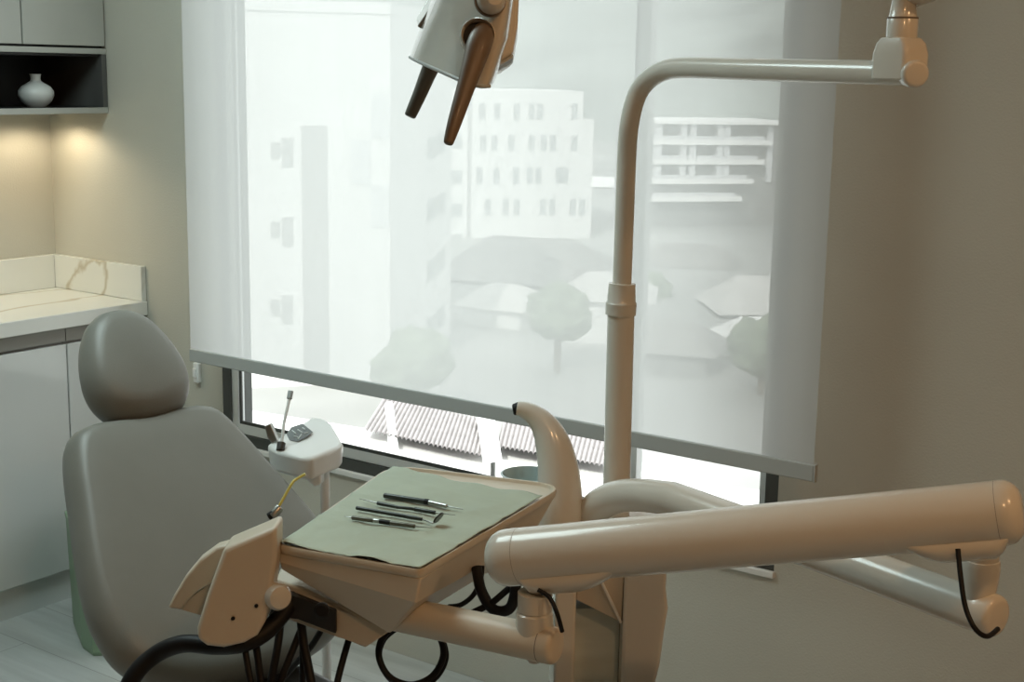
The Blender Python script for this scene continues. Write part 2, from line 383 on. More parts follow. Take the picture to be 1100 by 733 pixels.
# ------------------------------------------------------------------ assistant's side holder behind the chair
da = 3.05
q = at(340, 485, da)
ah = thing('instrument_stand', 'white stand with grey keypad and suction holders behind the grey backrest', 'stand', (q.x, q.y, 0))
A = [at(*p) for p in ((286, 478, 3.0), (335, 447, 3.12), (349, 449, 3.12), (357, 456, 3.1), (369, 476, 3.02), (366, 480, 3.0), (335, 493, 2.93), (323, 491, 2.93), (296, 484, 2.96))]
nrm = (A[1] - A[0]).cross(A[6] - A[0]).normalized()
if nrm.z < 0: nrm = -nrm
low = [a - V((0, 0, .052)) + (sum(A, V()) / len(A) - a) * .06 for a in A]
hd = obj('control_head', prism(A, V((0, 0, -.0)) or V(), None) if False else loft(bmesh.new(), [low, A]), 'white_plastic', ah, bevel=.009, seg=4, ang=50)
ctr = at(323, 469, 3.02)
def onplane(px, py, lift=.0):
    r = ray(px, py); tt = (A[0] - CAM).dot(nrm) / r.dot(nrm); return CAM + r * tt + nrm * lift
kp = [onplane(*p, .0005) for p in ((308, 467), (313, 460), (325, 456), (336, 465), (330, 470), (320, 475), (311, 474))]
kp_o = obj('keypad', prism(kp, nrm * .0015), 'keypad', hd, smooth=False)
for (x0, y0), (x1, y1) in (((314, 464), (318, 467)), ((320, 463), (325, 466)), ((325, 461), (328, 463)), ((316, 470), (320, 471)), ((320, 473), (324, 468)), ((327, 467), (331, 466))):
    obj('icon', tube([onplane(x0, y0, .0025), onplane(x1, y1, .0025)], .0016, 8), 'icon', hd)
pc = at(349, 505, 3.06)
obj('post', tube([V((pc.x, pc.y, .03)), V((pc.x, pc.y, pc.z + .0))], .0105), 'white_plastic', ah)
obj('foot', lathe([(0, 0), (.16, 0), (.16, .02), (.15, .03), (0, .03)], V((pc.x, pc.y, 0))), 'white_plastic', ah)
hb = [at(*p) for p in ((318, 492, 2.94), (336, 496, 2.95), (345, 505, 2.96), (345, 520, 2.97), (338, 524, 2.97), (322, 510, 2.96))]
obj('holder_block', prism(hb, -FW * -.05), 'white_plastic', ah, bevel=.005)
hc = [at(*p) for p in ((284, 458, 3.0), (290, 455, 3.0), (294, 464, 3.0), (298, 474, 3.0), (292, 477, 3.0), (287, 470, 3.0))]
obj('holder_clip', prism(hc, FW * .03), 'steel', ah, bevel=.002)
sx = thing('suction_tip', 'thin white suction tube standing upright beside the white keypad head', 'tube', at(302, 480, 2.97))
obj('tube', tube([at(302, 480, 2.97), at(305, 455, 2.99), at(311, 428, 3.01)], .0035, 12), 'white_plastic', sx)
obj('tip', tube([at(311, 428, 3.01), at(312.2, 421, 3.015)], .006, 12, capround=.002), 'bar', sx)
obj('socket', tube([at(301, 484, 2.965), at(302.5, 476, 2.972)], .009, 14), 'shell', sx)

# ------------------------------------------------------------------ cuspidor / water unit
n_c = V((.5855, -.8107, 0)).normalized(); u_c = V((.8107, .5855, 0)).normalized()
cu_d = 2.38
def up_(px, py, back=0): return at(px, py, cu_d) + V((0, 0, 0)) - n_c * back
wu0 = at(658, 650, cu_d)
wu = thing('cuspidor_unit', 'cream water unit with bowl and tall curved spout beside the window', 'cuspidor', (wu0.x, wu0.y, 0))
def uz(u, z, back=0): return V((wu0.x, wu0.y, 0)) + u_c * u - n_c * back + V((0, 0, z))
Rs = [(.019, 0), (.019, .825), (.090, .825), (.0905, .76), (.0955, .725), (.091, .69), (.0845, .62), (.077, .585), (.064, .565), (.064, 0)]
obj('side_panel', prism([uz(u, z) for u, z in Rs], -n_c * .22), 'plastic', wu, bevel=.006, ang=40)
obj('side_panel', prism([uz(u, z, .0) for u, z in ((-.098, 0), (-.098, .825), (-.062, .825), (-.062, 0))], -n_c * .22), 'plastic', wu, bevel=.006)
obj('recess_panel', prism([uz(u, z, .06) for u, z in ((-.061, 0.01), (-.061, .70), (.018, .70), (.018, .01))], -n_c * .15), 'recess', wu, smooth=False)
hood = [uz(-.061, .732, .02), uz(-.061, .825, .0), uz(.018, .825, .0), uz(.018, .692, .02)]
obj('hood', prism(hood, -n_c * .19), 'plastic_dull', wu, smooth=False, bevel=.002)
obj('trim_strip', tube([uz(-.021, .775, .0), uz(.017, .694, .016)], .0028, 8), 'white_plastic', wu)
obj('top', bx((-.10, -.225, .8255), (.092, .008, .838), frame(V((wu0.x, wu0.y, 0)), u_c, n_c, V((0, 0, 1)))), 'plastic', wu, bevel=.006)
# curved spout column
hp = [(600, 585, 47), (601, 555, 50), (601, 525, 48), (599, 500, 43.5), (593.5, 476, 38), (585, 458, 30), (574, 446.5, 23), (563, 440.5, 18), (556, 439, 15)]
hd_ = 2.47
cpts = catmull([V((a, b, c)) for a, b, c in hp], 6)
path = [at(p.x, p.y, hd_) for p in cpts]; rads = [p.z / 2 * hd_ / FPX for p in cpts]
sp_o = obj('spout', tube(path, rads, 28, capround=.002), 'plastic', wu, ang=60)
tp = [at(557.5, 439.3, hd_), at(553, 440, hd_)]
obj('spout_tip', tube(tp, [.0125, .0105], 20, capround=.004), 'black', sp_o)
bc = at(568, 518, 2.62)
obj('bowl', lathe([(0, -.05), (.02, -.05), (.035, -.035), (.046, 0), (.050, .012), (.054, .016), (.050, .017), (.044, .004), (.04, -.02), (0, -.03)], bc), 'bowl', wu)
obj('bowl_neck', tube([bc + V((0, 0, -.045)), V((bc.x, bc.y, .66)), V((wu0.x, wu0.y, .60)) - n_c * .1], .02), 'plastic', wu)

# ------------------------------------------------------------------ operating light
Pb = at(662, 553, 2.53); Pt = at(679, 118, 2.43)
pb_low = Pb + (Pb - at(666.5, 440, 2.43 )) * 1
px_, py_ = Pb.x, Pb.y
base = V((px_, py_, .838)); 
olt = thing('operating_light', 'dental operating light with twin brown handles on a tall cream post', 'lamp', (px_, py_, .838))
def polept(py):
    # the post leans very slightly towards the boom
    x = {553: 661.5, 322: 667.5, 300: 668.5, 120: 677.5}[py]; 
    r = ray(x, py); k = ((px_ - CAM.x) * FW.x + (py_ - CAM.y) * FW.y) / (r.x * FW.x + r.y * FW.y); return CAM + r * k
a0, a1, a2 = polept(553), polept(322), polept(120)
lean = (a1 - a0) / (a1.z - a0.z)
obj('post', tube([a0 + lean * (.8385 - a0.z), a0, a1], [.0246, .0246, .0240], 28), 'plastic', olt)
def at_d(a, b, k): return (a + (b - a) * k - CAM).dot(FW)
e_end = at(985, 79, 1.86)
hz = a2.copy(); 
top = at(690, 75, 2.40)
d_h = (e_end - at(705, 73.5, 2.37))
c_a = at(677, 125, 2.43)
dA = (a2 - CAM).dot(FW)
cv = [a1, at(670.6, 240, at_d(a1, a2, .4)), at(673.2, 170, at_d(a1, a2, .75))] + [at(*p) for p in ((676, 134, dA - .004), (683.5, 104, dA - .014), (695, 87, dA - .034), (712, 76.5, dA - .066), (735, 72.8, dA - .11))] + [at(735 + (985 - 735) * k, 72.8 + (79 - 72.8) * k, 1 / (1 / (dA - .11) + (1 / 1.86 - 1 / (dA - .11)) * k)) for k in (.25, .5, .75, 1)]
cvp = catmull(cv, 8)
obj('boom', tube(cvp, .0168, 28), 'plastic', olt, ang=60)
cl = (a1 - a2).normalized()
obj('collar', lathe([(.0235, -.027), (.0272, -.0265), (.0278, -.006), (.0255, -.003), (.0235, .029), (.0175, .0295)], a1, -cl), 'plastic', olt)
bd = (cvp[-1] - cvp[-10]).normalized()
jc = at(966, 76, 1.89)
obj('boom_cap', tube([at(979, 79, 1.868), at(983, 79.3, 1.855)], .0185, 28, capround=.006), 'plastic', olt)
bup = V((0, 0, 1)); bs = bd.cross(bup).normalized()
jm = frame(jc, bd, bs, bup)
rr_ = [(x, y) for x, y in rrect(.032, .0225, .008)]
bm = loft(bmesh.new(), [[jm @ V((x * s, y * s2, z)) for x, y in rr_] for s, s2, z in ((1, 1.05, -.012), (1, 1.05, .022), (.86, .98, .036), (.60, .9, .044))])
jo = obj('joint', bm, 'plastic', olt, bevel=.002)
obj('neck', lathe([(.0205, .043), (.0205, .068), (.0185, .071), (.016, .088), (.015, .105)], jc, V((0, 0, 1))), 'plastic', jo)
obj('ring', lathe([(.0208, .0685), (.0208, .0705), (.019, .071)], jc, V((0, 0, 1))), 'seam', jo)
el = jc + RT * .014 + V((0, 0, .120))
obj('elbow', lathe([(0, -.036), (.02, -.035), (.031, -.024), (.036, 0), (.031, .024), (.02, .035), (0, .036)], el, bd), 'plastic', olt)
obj('elbow_cover', tube([el - bs * -.0 + bd * .028 + V((0, 0, .008)), el + bd * .052 + V((0, 0, .006))], .024, 24, capround=.008), 'plastic', olt)
hcen = at(508, -120, 1.75)
mid = el + (hcen - el) * .5 + V((0, 0, .16))
obj('spring_arm', tube([el + V((0, 0, .02)), mid], .022, 24, capround=.006), 'plastic', olt)
obj('drop_arm', tube(catmull([mid, mid + (hcen - mid) * .6 + V((0, 0, .03)), hcen + V((0, 0, .02)), at(512, -55, 1.75)], 6), .015, 20), 'plastic', olt)
# head: a shell that wraps round from the window side to the room side
secs = [
 [(480, -45, 1.85), (490, -44, 1.74), (508, -42, 1.65), (530, -40, 1.585), (546, -40, 1.565), (555, -42, 1.58), (558, -45, 1.65), (555, -48, 1.74), (540, -50, 1.85), (510, -52, 1.93), (490, -50, 1.93)],
 [(452, 28, 1.85), (461, 30, 1.74), (480, 34, 1.65), (508, 40, 1.585), (530, 44, 1.565), (543, 42, 1.58), (548, 38, 1.65), (547, 32, 1.74), (530, 26, 1.85), (490, 22, 1.93), (465, 22, 1.93)],
 [(440, 61, 1.85), (450, 66, 1.74), (468, 74, 1.65), (495, 86, 1.585), (514, 92, 1.565), (526, 92, 1.575), (532, 86, 1.64), (532, 80, 1.74), (520, 72, 1.85), (480, 62, 1.93), (452, 56, 1.93)]]
secs = [[at(*p) for p in q] for q in secs]
rings = []
for k in range(13):
    tt = k / 12 * 2; i = min(1, int(tt)); f = tt - i
    rings.append(catmull([secs[i][j] + (secs[i + 1][j] - secs[i][j]) * f for j in range(11)], 5, True))
e_c = sum(rings[-1], V()) / len(rings[-1])
rings.append([p + (e_c - p) * .05 + V((0, 0, -.003)) for p in rings[-1]])
rings.append([p + (e_c - p) * .5 + V((0, 0, -.004)) for p in rings[-2]])
lh = obj('lamp_head', loft(bmesh.new(), rings), 'lampgrey', olt, ang=50)
rs = [at(*p, 1.64) for p in ((535, -50), (556, -52), (557.5, -5), (556, 28), (551, 57), (537, 67), (530, 70), (528, 0))]
obj('rear_cover', prism(rs, FW * .07), 'plastic', lh, bevel=.004)
rs = [at(*p, 1.64) for p in ((551.3, 58), (550.6, 62), (537, 70), (530, 73), (530, 70), (537, 67.2))]
obj('cover_edge', prism(rs, FW * .03), 'bar', lh, smooth=False)
l_a = [(449.5, 28.5), (472, -5), (486, -40), (478, -44), (465, -12), (447, 20)]
obj('lens', prism([at(x, y, 1.862) for x, y in l_a], FW * .03), 'acrylic', lh, bevel=.003)
obj('lens_gasket', tube([at(450, 29, 1.825), at(460, 14.5, 1.82), at(473, -5, 1.81), at(486, -38, 1.80)], .0025, 10), 'seam', lh)
obj('lower_lip', tube(catmull([at(440.5, 61.5, 1.85), at(450, 66.5, 1.735), at(468, 74.5, 1.645), at(495, 86.5, 1.58), at(514, 92.5, 1.56), at(526, 92.5, 1.57)], 5), .0022, 10), 'bar', lh)
kn = at(526, 1, 1.56)
obj('pivot_knob', lathe([(.0155, .0), (.0165, .006), (.0145, .014), (.009, .02), (0, .0215)], kn, (-FW + RT * .3).normalized()), 'plastic', lh)
obj('pivot_ring', lathe([(.016, -.001), (.0182, -.001), (.0182, .003), (.016, .003)], kn, (-FW + RT * .3).normalized()), 'seam', lh)
so = at(513, 41, 1.578)
axh = (-FW + RT * .05 + UP * .05).normalized()
obj('handle_socket', lathe([(.0165, .0), (.0205, .0), (.0205, .012), (.0185, .016), (.0165, .012), (.0160, .0)], so, axh), 'lampgrey', lh)
obj('socket_bore', lathe([(0, .0), (.0163, .0), (.0163, .006), (0, .006)], so, axh), 'black', lh)
h1 = [at(*p) for p in ((519, 36, 1.575), (515, 47, 1.555), (508, 70, 1.545), (500, 95, 1.537), (488.5, 131, 1.527), (482, 152.5, 1.522))]
obj('handle', tube(catmull(h1, 5), [r for r in [.0130 + .0012 * math.sin(min(1, i / 6) * PI / 2) - .0086 * max(0, (i - 6) / 19) for i in range(26)]], 24, capround=.003), 'brown', lh)
h2 = [at(*p) for p in ((466, 66, 1.88), (460, 79, 1.88), (451, 101, 1.88), (441, 123.5, 1.88))]
obj('handle', tube(catmull(h2, 5), [.0125 - .0045 * i / 15 for i in range(16)], 24, capround=.003), 'greyhandle', lh)

# ------------------------------------------------------------------ instrument delivery unit
du = thing('instrument_delivery_unit', 'cream dental instrument unit with tray on a long jointed arm in the foreground', 'dental unit', (2.78, -1.0, .845))
t0, t1 = atz(722, 536, .935), atz(1062, 660, .935)
dirr = (t1 - t0).normalized()
tn = dirr.cross(V((0, 0, 1))).normalized()
def onv(px, py):
    rr__ = ray(px, py); return CAM + rr__ * ((t0 - CAM).dot(tn) / rr__.dot(tn))
arc = [onv(*p) for p in ((627, 578), (633, 555), (647, 540.5), (668, 533), (694, 532.5))]
leg = V((arc[0].x, arc[0].y, 0))
path_ = [V((leg.x, leg.y, arc[0].z - .035)), V((leg.x, leg.y, arc[0].z - .01))] + arc
path_ = catmull(path_, 6) + [t0 + (t1 - t0) * k for k in (0, .3, .6)] + [t1 - dirr * .012]
obj('support_tube', tube(path_, .0285, 28), 'plastic', du, ang=60)
lz0 = arc[0].z - .03
sk = V((wu0.x, wu0.y, 0)) + u_c * -.08 + n_c * .004 + V((0, 0, .79))
obj('mounting_socket', tube([sk, V((leg.x, leg.y, .79)) + (V((leg.x, leg.y, .79)) - sk).normalized() * .01], .026, 24, capround=.006), 'plastic', du)
obj('leg_collar', lathe([(.0285, -.05), (.031, -.048), (.031, .0), (.0286, .002)], V((leg.x, leg.y, lz0 - .005))), 'plastic', du)
obj('tube_cap', tube([t1 - dirr * .011, t1 + dirr * .006], .0288, 28, capround=.010), 'plastic', du)
# balance arm
R1 = at(1072, 551.5, 1.73); L1 = at(560, 598, 1.972)
ad = (R1 - L1).normalized(); ra = .0405
def arm_tube(p, q, r, cap=0): return tube([p, p + (q - p) * .5, q], r, 40, capround=cap)
ba = obj('balance_arm', arm_tube(L1 + ad * .0, R1, ra), 'plastic', du, ang=60)
obj('end_cap', arm_tube(L1 - ad * .020, L1 - ad * .001, ra + .0003, .030), 'plastic', ba, ang=60)
obj('end_cap', arm_tube(R1 + ad * .001, R1 + ad * .006, ra + .0003, .024), 'plastic', ba, ang=60)
for p in (L1 - ad * .0005, R1 + ad * .0005): obj('seam_ring', tube([p - ad * .0007, p + ad * .0007], ra + .0002, 40), 'seam', ba)
def bulge(c, length, k0, k1):
    side = ad.cross(V((0, 0, 1))).normalized(); dn = -side.cross(ad).normalized()
    if dn.z > 0: dn = -dn
    rings = []
    for i in range(17):
        s = i / 16; e = min(1, s / k0) if s < k0 else (1 if s < k1 else (1 - s) / (1 - k1))
        e = math.sin(min(1, max(0.02, e)) * PI / 2)
        cc_ = c + ad * (length * (s - .5)) + dn * (.012)
        rings.append([cc_ + side * (math.cos(a) * .0375 * (.75 + .25 * e)) + dn * ((math.sin(a) * .5 + .5) * .0435 * e if math.sin(a) > -.99 else 0) for a in [2 * PI * k / 28 for k in range(28)]])
    return loft(bmesh.new(), rings)
obj('lower_housing', bulge(L1 + ad * .082, .18, .16, .45), 'plastic', ba, ang=60)
obj('lower_housing', bulge(R1 - ad * .058, .155, .45, .80), 'plastic', ba, ang=60)
# right joint
ju = at(1047, 598, 1.735); jl = V((t1.x, t1.y, t1.z)) - dirr * .018
jx = V((jl.x, jl.y, 0))
obj('swivel_joint', lathe([(.021, .02), (.0215, .035), (.0245, .055), (.0255, .075), (.024, .082), (.0225, .083), (.0225, .14)], V((jl.x, jl.y, jl.z - .012))), 'plastic', du)
# left joint
lk = L1 + ad * .022; lz = lk.z
obj('swivel_joint', lathe([(.0245, -.004), (.0245, -.030), (.0225, -.031), (.0262, -.034), (.0268, -.068), (.021, -.088), (.008, -.108), (0, -.111)], V((lk.x, lk.y, lz - .045)) - FH * .016), 'plastic', du)
q0 = at(596, 694.5, 1.95); q1 = at(415, 657, 2.085)
qd = (q1 - q0).normalized()
lo = obj('lower_arm', tube([q0 + qd * .018, q1], .0262, 28), 'plastic_dull', du)
obj('arm_seam', tube([q0 + qd * .0181, q0 + qd * .0193], .0266, 28), 'seam', lo)
obj('arm_cap', tube([q0 + qd * .0175, q0 + qd * .004], .0266, 28, capround=.008), 'plastic_dull', lo)
# tray body
ZT = .925
A_, B_, C_, D_ = atz(296, 586, ZT), atz(452, 613.5, ZT), atz(609, 521, ZT), atz(421, 499, ZT)
def rounded(poly, rads_, n=6):
    out = []
    for i, p in enumerate(poly):
        a, b, r = poly[i - 1], poly[(i + 1) % len(poly)], rads_[i]
        ua, ub = (a - p).normalized(), (b - p).normalized()
        for k in range(n + 1):
            s = k / n; q0_, q1_ = p + ua * r, p + ub * r
            out.append(q0_ * (1 - s) ** 2 + p * 2 * s * (1 - s) + q1_ * s * s)
    return out
top_o = rounded([A_, B_, C_, D_], [.02, .012, .06, .06])
tc = sum(top_o, V()) / len(top_o)
def ringz(dz, ins): return [p + (tc - p).normalized() * ins + V((0, 0, dz)) for p in top_o]
bm = loft(bmesh.new(), [ringz(-.013, .003), ringz(-.011, .001), ringz(-.004, 0), ringz(.0, .002), ringz(.0005, .004), ringz(.0, .007), ringz(-.005, .009), ringz(-.006, .012)])
tr_ = obj('tray', bm, 'plastic_dull', du, ang=40)
nA, nB = A_ + (B_ - A_) * .02, B_
zz = lambda p, z: V((p.x, p.y, z))
# under body: wedge that gets deep towards the arm
uA = at(303, 606, 2.10); 
ub_t = [zz(A_ + (tc - A_) * .02, ZT - .0125), zz(B_ + (tc - B_) * .012, ZT - .0125), zz(C_ + (tc - C_) * .07, ZT - .0125), zz(D_ + (tc - D_) * .10, ZT - .0125)]
dB = (B_ - CAM).dot(FW)
ub_b = [at(302, 612, (A_ - CAM).dot(FW) + .03), at(418, 681, dB + .065), at(530, 612, (C_ - CAM).dot(FW) - .06), zz(D_ + (tc - D_) * .3, ZT - .055)]
ub_m = [at(300, 604, (A_ - CAM).dot(FW) + .012), at(447, 648, dB + .008), at(570, 580, (C_ - CAM).dot(FW) - .02), zz(D_ + (tc - D_) * .15, ZT - .048)]
bm = loft(bmesh.new(), [ub_t, ub_m, ub_b])
obj('tray_underside', bm, 'plastic_dull', tr_, bevel=.003, ang=20)
dl = dB + .09
kb = [at(296, 622, dl + .05), at(330, 634, dl + .04), at(400, 668, dl), at(424, 676, dl - .01), at(392, 697, dl), at(358, 682, dl + .03), at(290, 660, dl + .06)]
obj('hose_housing', prism(kb, FH * .10), 'plastic_dull', du, bevel=.004, ang=25)
kb2 = [at(300, 634, dl + .035), at(361, 657, dl + .01), at(361, 681.5, dl + .012), at(320, 666, dl + .03), at(288, 662, dl + .04)]
obj('control_panel', prism(kb2, FH * .03), 'bracket', du, bevel=.002)
pk = at(346, 655, dl + .005)
obj('panel_knob', lathe([(0, .0), (.011, .0), (.011, .008), (.008, .011), (0, .011)], pk, -FW), 'black', du)
# instrument holder block at the left end
hd0 = 2.04
blk = [(240, 590), (297, 566), (297, 600), (291, 640), (284, 670), (276, 684), (262, 692), (240, 697), (222, 695), (212, 688), (211, 676), (222, 640)]
hold = prism([at(*p, hd0) for p in blk], FH * .062)
ho = obj('instrument_holder', hold, 'plastic_dull', du, bevel=.007, seg=4, ang=50)
dw = hd0 + .07
outer = [(246, 585), (232, 589), (214, 602), (198, 621), (186, 641), (180, 654)]
inner = [(195, 656), (202, 646), (212, 636), (224, 629), (240, 622), (250, 612)]
obj('holder_wing', prism([at(x, y, dw) for x, y in outer + inner], FH * .03), 'plastic_dull', ho, bevel=.004, ang=40)
obj('wing_web', prism([at(x, y, dw + .012) for x, y in ((194, 655), (203, 644), (224, 628), (236, 622), (232, 664), (215, 661))], FH * .012), 'plastic_dull', ho, smooth=False)
for x, y in ((250.5, 664.5), (275.5, 651)): obj('screw_hole', lathe([(0, 0), (.0028, 0), (.0028, .002), (0, .002)], at(x, y, hd0 - .0005), -FW), 'black', ho)
kn = at(298, 641, hd0 + .01)
obj('pivot_knob', lathe([(.0, -.03), (.018, -.03), (.020, -.01), (.020, .006), (.016, .014), (.006, .017), (0, .017)], kn, (-FW + RT * .55).normalized()), 'plastic', ho)
# hoses
def hose(pts, r, n=7): return obj('hose', tube(catmull([at(*p) for p in pts], n), r, 14), 'black', du, ang=60)
dd = 2.12
hose([(318, 640, 2.12), (290, 675, 2.08), (262, 691, 2.06), (232, 694, 2.07), (196, 692, 2.08), (165, 705, 2.09), (140, 733, 2.08), (122, 790, 2.07)], .0135, 8)
hose([(262, 690, 2.07), (266, 715, 2.06), (271, 745, 2.05), (275, 790, 2.05)], .0050)
hose([(270, 660, 2.09), (276, 700, 2.08), (281, 745, 2.07), (283, 790, 2.07)], .0056)
hose([(302, 655, 2.13), (299, 690, 2.11), (291, 735, 2.10), (284, 790, 2.1)], .0062)
hose([(330, 660, 2.14), (318, 690, 2.12), (301, 733, 2.10), (285, 780, 2.1)], .0056)
hose([(322, 650, 2.14), (326, 690, 2.11), (335, 738, 2.08), (340, 790, 2.06)], .0070)
hose([(325, 650, 2.16), (325, 690, 2.15), (325, 735, 2.14), (324, 790, 2.14)], .0050)
hose([(352, 665, 2.15), (334, 695, 2.17), (310, 722, 2.2), (285, 755, 2.22)], .0050)
hose([(380, 670, 2.14), (371, 700, 2.12), (362, 735, 2.10), (352, 790, 2.08)], .0052)
lp = [(432, 668, 2.16), (412, 684, 2.14), (407, 705, 2.13), (418, 727, 2.12), (441, 736, 2.12), (464, 727, 2.12), (476, 706, 2.12), (473, 686, 2.14), (462, 672, 2.17)]
hose(lp, .0052, 8)
hose([(p[0] + (3 if p[0] > 440 else 1), p[1] + 3, p[2] + .015) for p in lp], .004, 8)
hose([(482, 652, 2.20), (495, 650, 2.19), (508, 640, 2.18), (516, 624, 2.17), (518, 608, 2.17)], .0040)
hose([(512, 610, 2.16), (517, 635, 2.14), (530, 655, 2.13), (546, 655, 2.12), (553, 640, 2.11), (554, 615, 2.11)], .0085)
hose([(505, 660, 2.14), (528, 648, 2.13), (545, 634, 2.12), (560, 622, 2.12)], .0052)
def cable(pts): return obj('cable', tube(catmull([at(*p) for p in pts], 7), .0032, 12), 'black', du, ang=60)
cable([(578, 634, 1.93), (590, 642, 1.925), (598, 658, 1.92), (604, 679, 1.925)])
cable([(1029, 590, 1.71), (1032, 620, 1.70), (1037, 652, 1.69), (1047, 675, 1.68), (1060, 684, 1.685), (1072, 676, 1.71)])

# ------------------------------------------------------------------ paper and instruments on the tray
bm = bmesh.new(); n1, n2 = 60, 60
G = []
for i in range(n1 + 1):
    row = []
    for j in range(n2 + 1):
        u, v = i / n1, j / n2
        wob = .010 * math.sin(u * 9) + .006 * math.sin(u * 23 + 1)
        vv = v * (.965 - .155 * u * (1.25 - .4 * u) + wob * .8)
        near = A_ + (B_ - A_) * (.012 + .976 * u); far = D_ + (C_ - D_) * (.03 + .955 * u)
        p = near + (far - near) * (.006 + .985 * vv)
        nz = noise.noise(V((u * 6, v * 8, 3.3))) * .0022 + noise.noise(V((u * 15, v * 13, 1.7))) * .0010
        for f0 in (.30, .62, .83): nz += .0018 * math.exp(-((v - f0 - .03 * math.sin(u * 3 + f0 * 9)) / .012) ** 2)
        edge = .0040 * max(0, 1 - v / .05) * max(0, math.sin(u * 11 + .6))
        row.append(bm.verts.new((p.x, p.y, ZT + .0028 + nz + edge)))
    G.append(row)
for i in range(n1):
    for j in range(n2): bm.faces.new((G[i][j], G[i + 1][j], G[i + 1][j + 1], G[i][j + 1]))
po = obj('tray_paper', bm, 'paper', ang=80)
md = po.modifiers.new('thickness', 'SOLIDIFY'); md.thickness = .0004
tag(po, 'creased pale green paper sheet laid over the instrument tray', 'paper')
ZI = ZT + .0095
def inst(name, label, segs, extra=None):
    p0 = atz(*segs[0][1], ZI)
    o = thing(name, label, 'instrument', p0, 'steel instruments on the green tray paper')
    for nm, a, b, r0, r1, m in segs:
        pa, pb = atz(*a, ZI), atz(*b, ZI)
        obj(nm, tube([pa, pa + (pb - pa) * .5, pb], [r0, (r0 + r1) / 2, r1], 14, capround=min(r0, r1) * .5), m, o)
    return o
inst('dental_probe', 'thickest dark dental instrument with pale knurled collar, nearest the back of the tray',
     [('handle', (413.6, 532.6), (457, 539.2), .0044, .0044, 'ginstr'), ('ferrule', (457, 539.2), (460, 539.7), .0050, .0050, 'black'), ('collar', (460, 539.7), (479.5, 544), .0040, .0034, 'steel'), ('tip', (479.5, 544), (497.5, 547.3), .0014, .0006, 'steel')])
inst('dental_scaler', 'dark double-ended dental instrument with needle tips, second from the back of the tray',
     [('tip', (386, 536), (406, 540.8), .0005, .0014, 'steel'), ('handle', (406, 540.8), (427, 545), .0034, .0028, 'ginstr'), ('handle', (427, 545), (446, 547.2), .0026, .0026, 'ginstr'), ('handle', (446, 547.2), (467, 551), .0036, .0032, 'ginstr'), ('tip', (467, 551), (489, 553.6), .0012, .0005, 'steel')])
mi = inst('mouth_mirror', 'plain dark dental mouth mirror with a small angled disc at its right end',
     [('handle', (383.5, 546), (437.5, 555.2), .0032, .0032, 'ginstr'), ('ferrule', (437.5, 555.2), (453, 558), .0036, .0028, 'ginstr'), ('shank', (453, 558), (465, 562.3), .0013, .0013, 'steel')])
mc = atz(471, 556.5, ZI + .006); ax = (atz(476.5, 550.5, ZI + .012) - atz(465, 562.5, ZI)).normalized()
nm_ = ax.cross((CAM - mc).normalized()).normalized()
nm_ = (nm_ + (CAM - mc).normalized() * .25).normalized()
obj('mirror_disc', lathe([(0, -.0012), (.0105, -.0012), (.011, 0), (.0105, .0012), (0, .0012)], mc, nm_, 24), 'ginstr', mi)
inst('dental_explorer', 'olive grey dental instrument with a black and silver band, nearest the front of the tray',
     [('tip', (370, 554.8), (379, 556.4), .0005, .0012, 'steel'), ('handle', (379, 556.4), (401, 559.4), .0036, .0036, 'oinstr'), ('silver_band', (401, 559.4), (408.5, 560.4), .0034, .0034, 'steel'), ('black_band', (408.5, 560.4), (419, 562), .0038, .0038, 'black'), ('handle', (419, 562), (445, 565.6), .0036, .0034, 'oinstr'), ('tip', (445, 565.6), (464, 567.3), .0012, .0005, 'steel')])
ye = thing('saliva_ejector', 'thin bent yellow tube rising from the back left corner of the tray', 'tube', at(293, 553, 2.2))
obj('tube', tube(catmull([at(298, 547, 2.195), at(306, 533, 2.20), at(314, 519, 2.205), at(318.5, 515, 2.21), at(328, 509.5, 2.21)], 5), .0022, 12), 'yellow', ye)
obj('valve', tube([at(300, 546, 2.195), at(293, 554.5, 2.19)], .0075, 16, capround=.002), 'steel', ye)
obj('valve_tip', tube([at(294, 552, 2.19), at(289, 555, 2.19)], .006, 14, capround=.001), 'black', ye)
obj('stem', tube([at(295, 553, 2.192), at(300, 575, 2.18)], .005, 14), 'steel', ye)

# ------------------------------------------------------------------ the town outside
GZ = -13.2
struct('ground', bx((-400, 3, GZ - .5), (300, 700, GZ)), 'ground', smooth=False)
bm = bmesh.new(); NX, NY = 70, 26
gg = []
for i in range(NX + 1):
    row = []
    for j in range(NY + 1):
        x = -560 + 760 * i / NX; y = 262 + 470 * j / NY
        h = GZ - 1 + 95 * (1 - math.exp(-(j / NY) * 3.2)) * (.75 + .35 * noise.noise(V((x * .006, y * .004, 0)))) + 5 * noise.noise(V((x * .03, y * .03, 2)))
        row.append(bm.verts.new((x, y, h)))
    gg.append(row)
for i in range(NX):
    for j in range(NY): bm.faces.new((gg[i][j], gg[i + 1][j], gg[i + 1][j + 1], gg[i][j + 1]))
struct('hills', bm, 'hill', ang=80)

